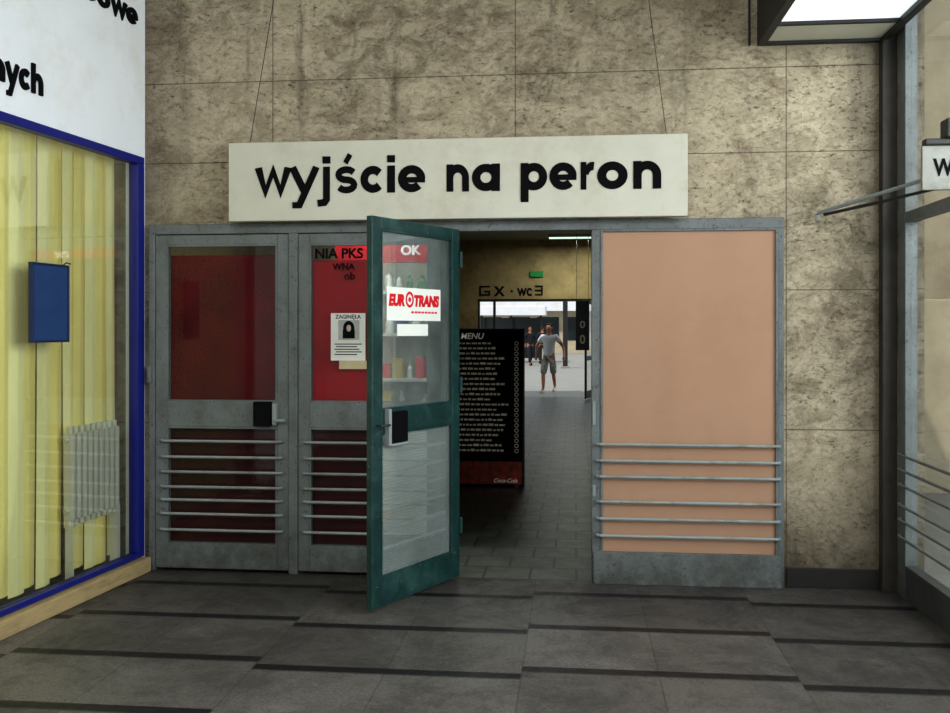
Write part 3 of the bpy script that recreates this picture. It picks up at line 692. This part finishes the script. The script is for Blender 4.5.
def person(loc, rz, label, mtop, mbot, longp=False, stride=0.2, armout=1.0, shoe=None):
    r = root('person', loc, rz); top(r, label, 'person')
    P = {}
    V = []; E = []; Rd = []
    def v(k, p, rad, frm=None):
        P[k] = len(V); V.append(p); Rd.append(rad)
        if frm: E.append((P[frm], P[k]))
    v('pel', (0, 0, 0.95), (0.15, 0.11)); v('sp', (0, 0.0, 1.12), (0.13, 0.10), 'pel'); v('ch', (0, 0, 1.32), (0.155, 0.115), 'sp')
    v('nb', (0, 0.01, 1.47), 0.075, 'ch'); v('nk', (0, -0.005, 1.54), 0.052, 'nb'); v('jaw', (0, -0.025, 1.60), (0.066, 0.08), 'nk')
    v('hd', (0, -0.015, 1.67), (0.078, 0.098), 'jaw'); v('cr', (0, -0.01, 1.735), (0.055, 0.07), 'hd')
    sd = {-1: stride, 1: -stride}
    for s in (-1, 1):
        k = str(s)
        v('sh'+k, (s*0.185, 0.01, 1.43), 0.06, 'ch')
        v('el'+k, (s*(0.24+0.12*armout), 0.05, 1.18), 0.042, 'sh'+k)
        v('wr'+k, (s*(0.25+0.13*armout*(1.6 if s > 0 else 0.6)), -0.10-0.05*s, 0.98), 0.027, 'el'+k)
        wx = s*(0.25+0.13*armout*(1.6 if s > 0 else 0.6))
        v('pm'+k, (wx+s*0.005, -0.12-0.06*s, 0.92), (0.034, 0.022), 'wr'+k)
        for f in range(4):
            fx = wx+(f-1.5)*0.018
            v('f%d' % f+k, (fx, -0.13-0.06*s, 0.865), 0.009, 'pm'+k)
            v('g%d' % f+k, (fx, -0.145-0.06*s, 0.82+0.008*abs(f-1.5)), 0.008, 'f%d' % f+k)
        v('th'+k, (wx-s*0.035, -0.16-0.06*s, 0.89), 0.009, 'pm'+k)
        v('hp'+k, (s*0.095, 0, 0.88), 0.088, 'pel')
        dy = sd[s]
        kn = (s*0.10, -0.5*dy-0.06, 0.50); an = (s*0.085, -dy, 0.10 if dy > 0 else 0.16)
        v('kn'+k, kn, 0.055, 'hp'+k); v('cf'+k, tuple((kn[i]*0.6+an[i]*0.4) for i in range(3)), 0.052, 'kn'+k)
        v('an'+k, an, 0.034, 'cf'+k)
        v('ft'+k, (an[0]+s*0.02, an[1]-0.13, 0.045 if dy > 0 else 0.05), (0.038, 0.028), 'an'+k)
    skin_mesh('body', V, E, Rd, M['skin'], r)
    def g(k): return V[P[k]]
    def mid(a, b, t): return tuple(a[i]*(1-t)+b[i]*t for i in range(3))
    sv = [g('sp'), g('ch'), (0, 0.01, 1.45), (0, 0, 0.93), g('sh-1'), mid(g('sh-1'), g('el-1'), 0.6), g('sh1'), mid(g('sh1'), g('el1'), 0.6)]
    se = [(0, 1), (1, 2), (0, 3), (1, 4), (4, 5), (1, 6), (6, 7)]
    if longp:
        sv += [g('el-1'), mid(g('el-1'), g('wr-1'), 0.95), g('el1'), mid(g('el1'), g('wr1'), 0.95)]; se += [(5, 8), (8, 9), (7, 10), (10, 11)]
    skin_mesh('shirt', sv, se, [(0.165, 0.125), (0.175, 0.13), (0.09, 0.08), (0.175, 0.13), 0.076, 0.072, 0.076, 0.072]+([0.06, 0.045]*2 if longp else []), mtop, r)
    pv = [(0, 0, 0.95), (0, 0, 1.0)]; pe = [(0, 1)]; pr = [(0.165, 0.12), (0.155, 0.115)]
    for s in ('-1', '1'):
        i = len(pv)
        pv += [g('hp'+s), mid(g('hp'+s), g('kn'+s), 0.5), mid(g('kn'+s), g('cf'+s), 0.2)]; pe += [(0, i), (i, i+1), (i+1, i+2)]; pr += [0.105, 0.10, 0.088]
        if longp: pv += [mid(g('cf'+s), g('an'+s), 0.9)]; pe += [(i+2, i+3)]; pr += [0.055]; pr[i+2] = 0.07
    skin_mesh('trousers' if longp else 'shorts', pv, pe, pr, mbot, r)
    for s in ('-1', '1'):
        a = g('an'+s); f = g('ft'+s)
        skin_mesh('shoe', [(a[0], a[1]+0.03, a[2]-0.045), (a[0], a[1]-0.05, a[2]-0.045), (f[0], f[1]-0.03, 0.04)], [(0, 1), (1, 2)], [(0.045, 0.04), (0.048, 0.045), (0.05, 0.035)], shoe or M['black'], r)
    bm = bmesh.new(); bmesh.ops.create_uvsphere(bm, u_segments=16, v_segments=10, radius=1, matrix=Matrix.Translation((0, 0.008, 1.695)) @ Matrix.Diagonal((0.083, 0.098, 0.085, 1)))
    bmesh.ops.delete(bm, geom=[q for q in bm.verts if q.co.z < 1.685-0.6*(q.co.y-0.0)], context='VERTS')
    h = mesh_from_bm('hair', bm, M['hair'], r)
    for s in (-1, 1):
        bm = bmesh.new(); bmesh.ops.create_uvsphere(bm, u_segments=8, v_segments=6, radius=0.009, matrix=Matrix.Translation((s*0.028, -0.098, 1.665)))
        mesh_from_bm('eye', bm, M['black'], r)
        bm = bmesh.new(); bmesh.ops.create_uvsphere(bm, u_segments=8, v_segments=6, radius=1, matrix=Matrix.Translation((s*0.08, 0.0, 1.655)) @ Matrix.Diagonal((0.012, 0.02, 0.032, 1)))
        mesh_from_bm('ear', bm, M['skin'], r)
    bm = bmesh.new(); bmesh.ops.create_cone(bm, segments=8, radius1=0.016, radius2=0.006, depth=0.045, cap_ends=True, matrix=Matrix.Translation((0, -0.112, 1.645)))
    mesh_from_bm('nose', bm, M['skin'], r)
    boxes('mouth', [((-0.022, -0.108, 1.607), (0.022, -0.098, 1.614))], mat('lips', lin(130, 70, 64), 0.6), r)
    return r

person((-0.65, 18.1, 0), math.radians(-18), 'man in white t-shirt and patterned shorts walking with arms swinging', M['tee'], M['camo'], False, 0.2, 1.0, M['offwhite'])
person((-2.0, 36.5, 0), math.radians(30), 'person in dark jacket and trousers walking across the platform', M['dark'], M['dark'], True, 0.15, 0.3)
person((-1.5, 38, 0), math.radians(160), 'person in dark clothes seen from behind on the platform', M['dark'], M['dark'], True, 0.15, 0.3)

# ------------------------------------------------------------ light
wd = bpy.data.worlds.new('World'); scene.world = wd; wd.use_nodes = True
bg = wd.node_tree.nodes['Background']; bg.inputs[0].default_value = (0.86, 0.93, 1.0, 1); bg.inputs[1].default_value = 0.85
def area(name, loc, rot, size, sy, power, color=(1, 1, 1)):
    l = bpy.data.lights.new(name, 'AREA'); l.shape = 'RECTANGLE'; l.size = size; l.size_y = sy; l.energy = power; l.color = color
    o = bpy.data.objects.new(name, l); o.location = loc; o.rotation_euler = rot; return link(o)
area('hall_fill', (-0.8, -6.6, 4.1), (math.radians(52), 0, 0), 3, 1.2, 170, (1, 0.98, 0.95))  # unseen fill light added behind the camera to brighten the back wall
area('daylight_fill', (3.6, -3.6, 3.0), (math.radians(78), 0, math.radians(78)), 4, 3, 380, (0.95, 0.98, 1.0))  # unseen area light added outside the side window to brighten the left wall
area('shop_fill', (-3.95, -1.6, 3.6), (0, math.radians(35), 0), 0.4, 2.5, 30, (1, 0.97, 0.85))  # unseen fill light added inside the shop to brighten the blinds
area('kiosk_fill', (-1.5, 0.55, 2.6), (math.radians(35), 0, 0), 0.8, 0.2, 14, (0.92, 0.98, 1.0))  # unseen fill light added in front of the kiosk goods
area('passage_lamp', (0, 15.3, 3.6), (0, 0, 0), 1.2, 0.3, 60, (0.95, 1, 0.92))
area('passage_lamp', (-1.2, 7.0, 3.7), (0, 0, 0), 1.2, 0.3, 26, (0.95, 1, 0.92))  # unseen extra light added to lift the middle of the passage
sl = bpy.data.lights.new('sun', 'SUN'); sl.energy = 3.0; sl.angle = 0.02; sl.color = (1, 0.95, 0.86)
so = bpy.data.objects.new('sun', sl); so.rotation_euler = Vector((0.35, 0.45, -0.82)).to_track_quat('-Z', 'Y').to_euler(); link(so)

cam = bpy.data.cameras.new('camera'); cam.lens = 36.0; cam.sensor_width = 36.0; cam.shift_y = -0.0279; cam.clip_end = 300
co = bpy.data.objects.new('camera', cam); co.location = (0, -6.09, 1.6); co.rotation_euler = (math.pi/2, 0, math.radians(6)); link(co)
scene.camera = co
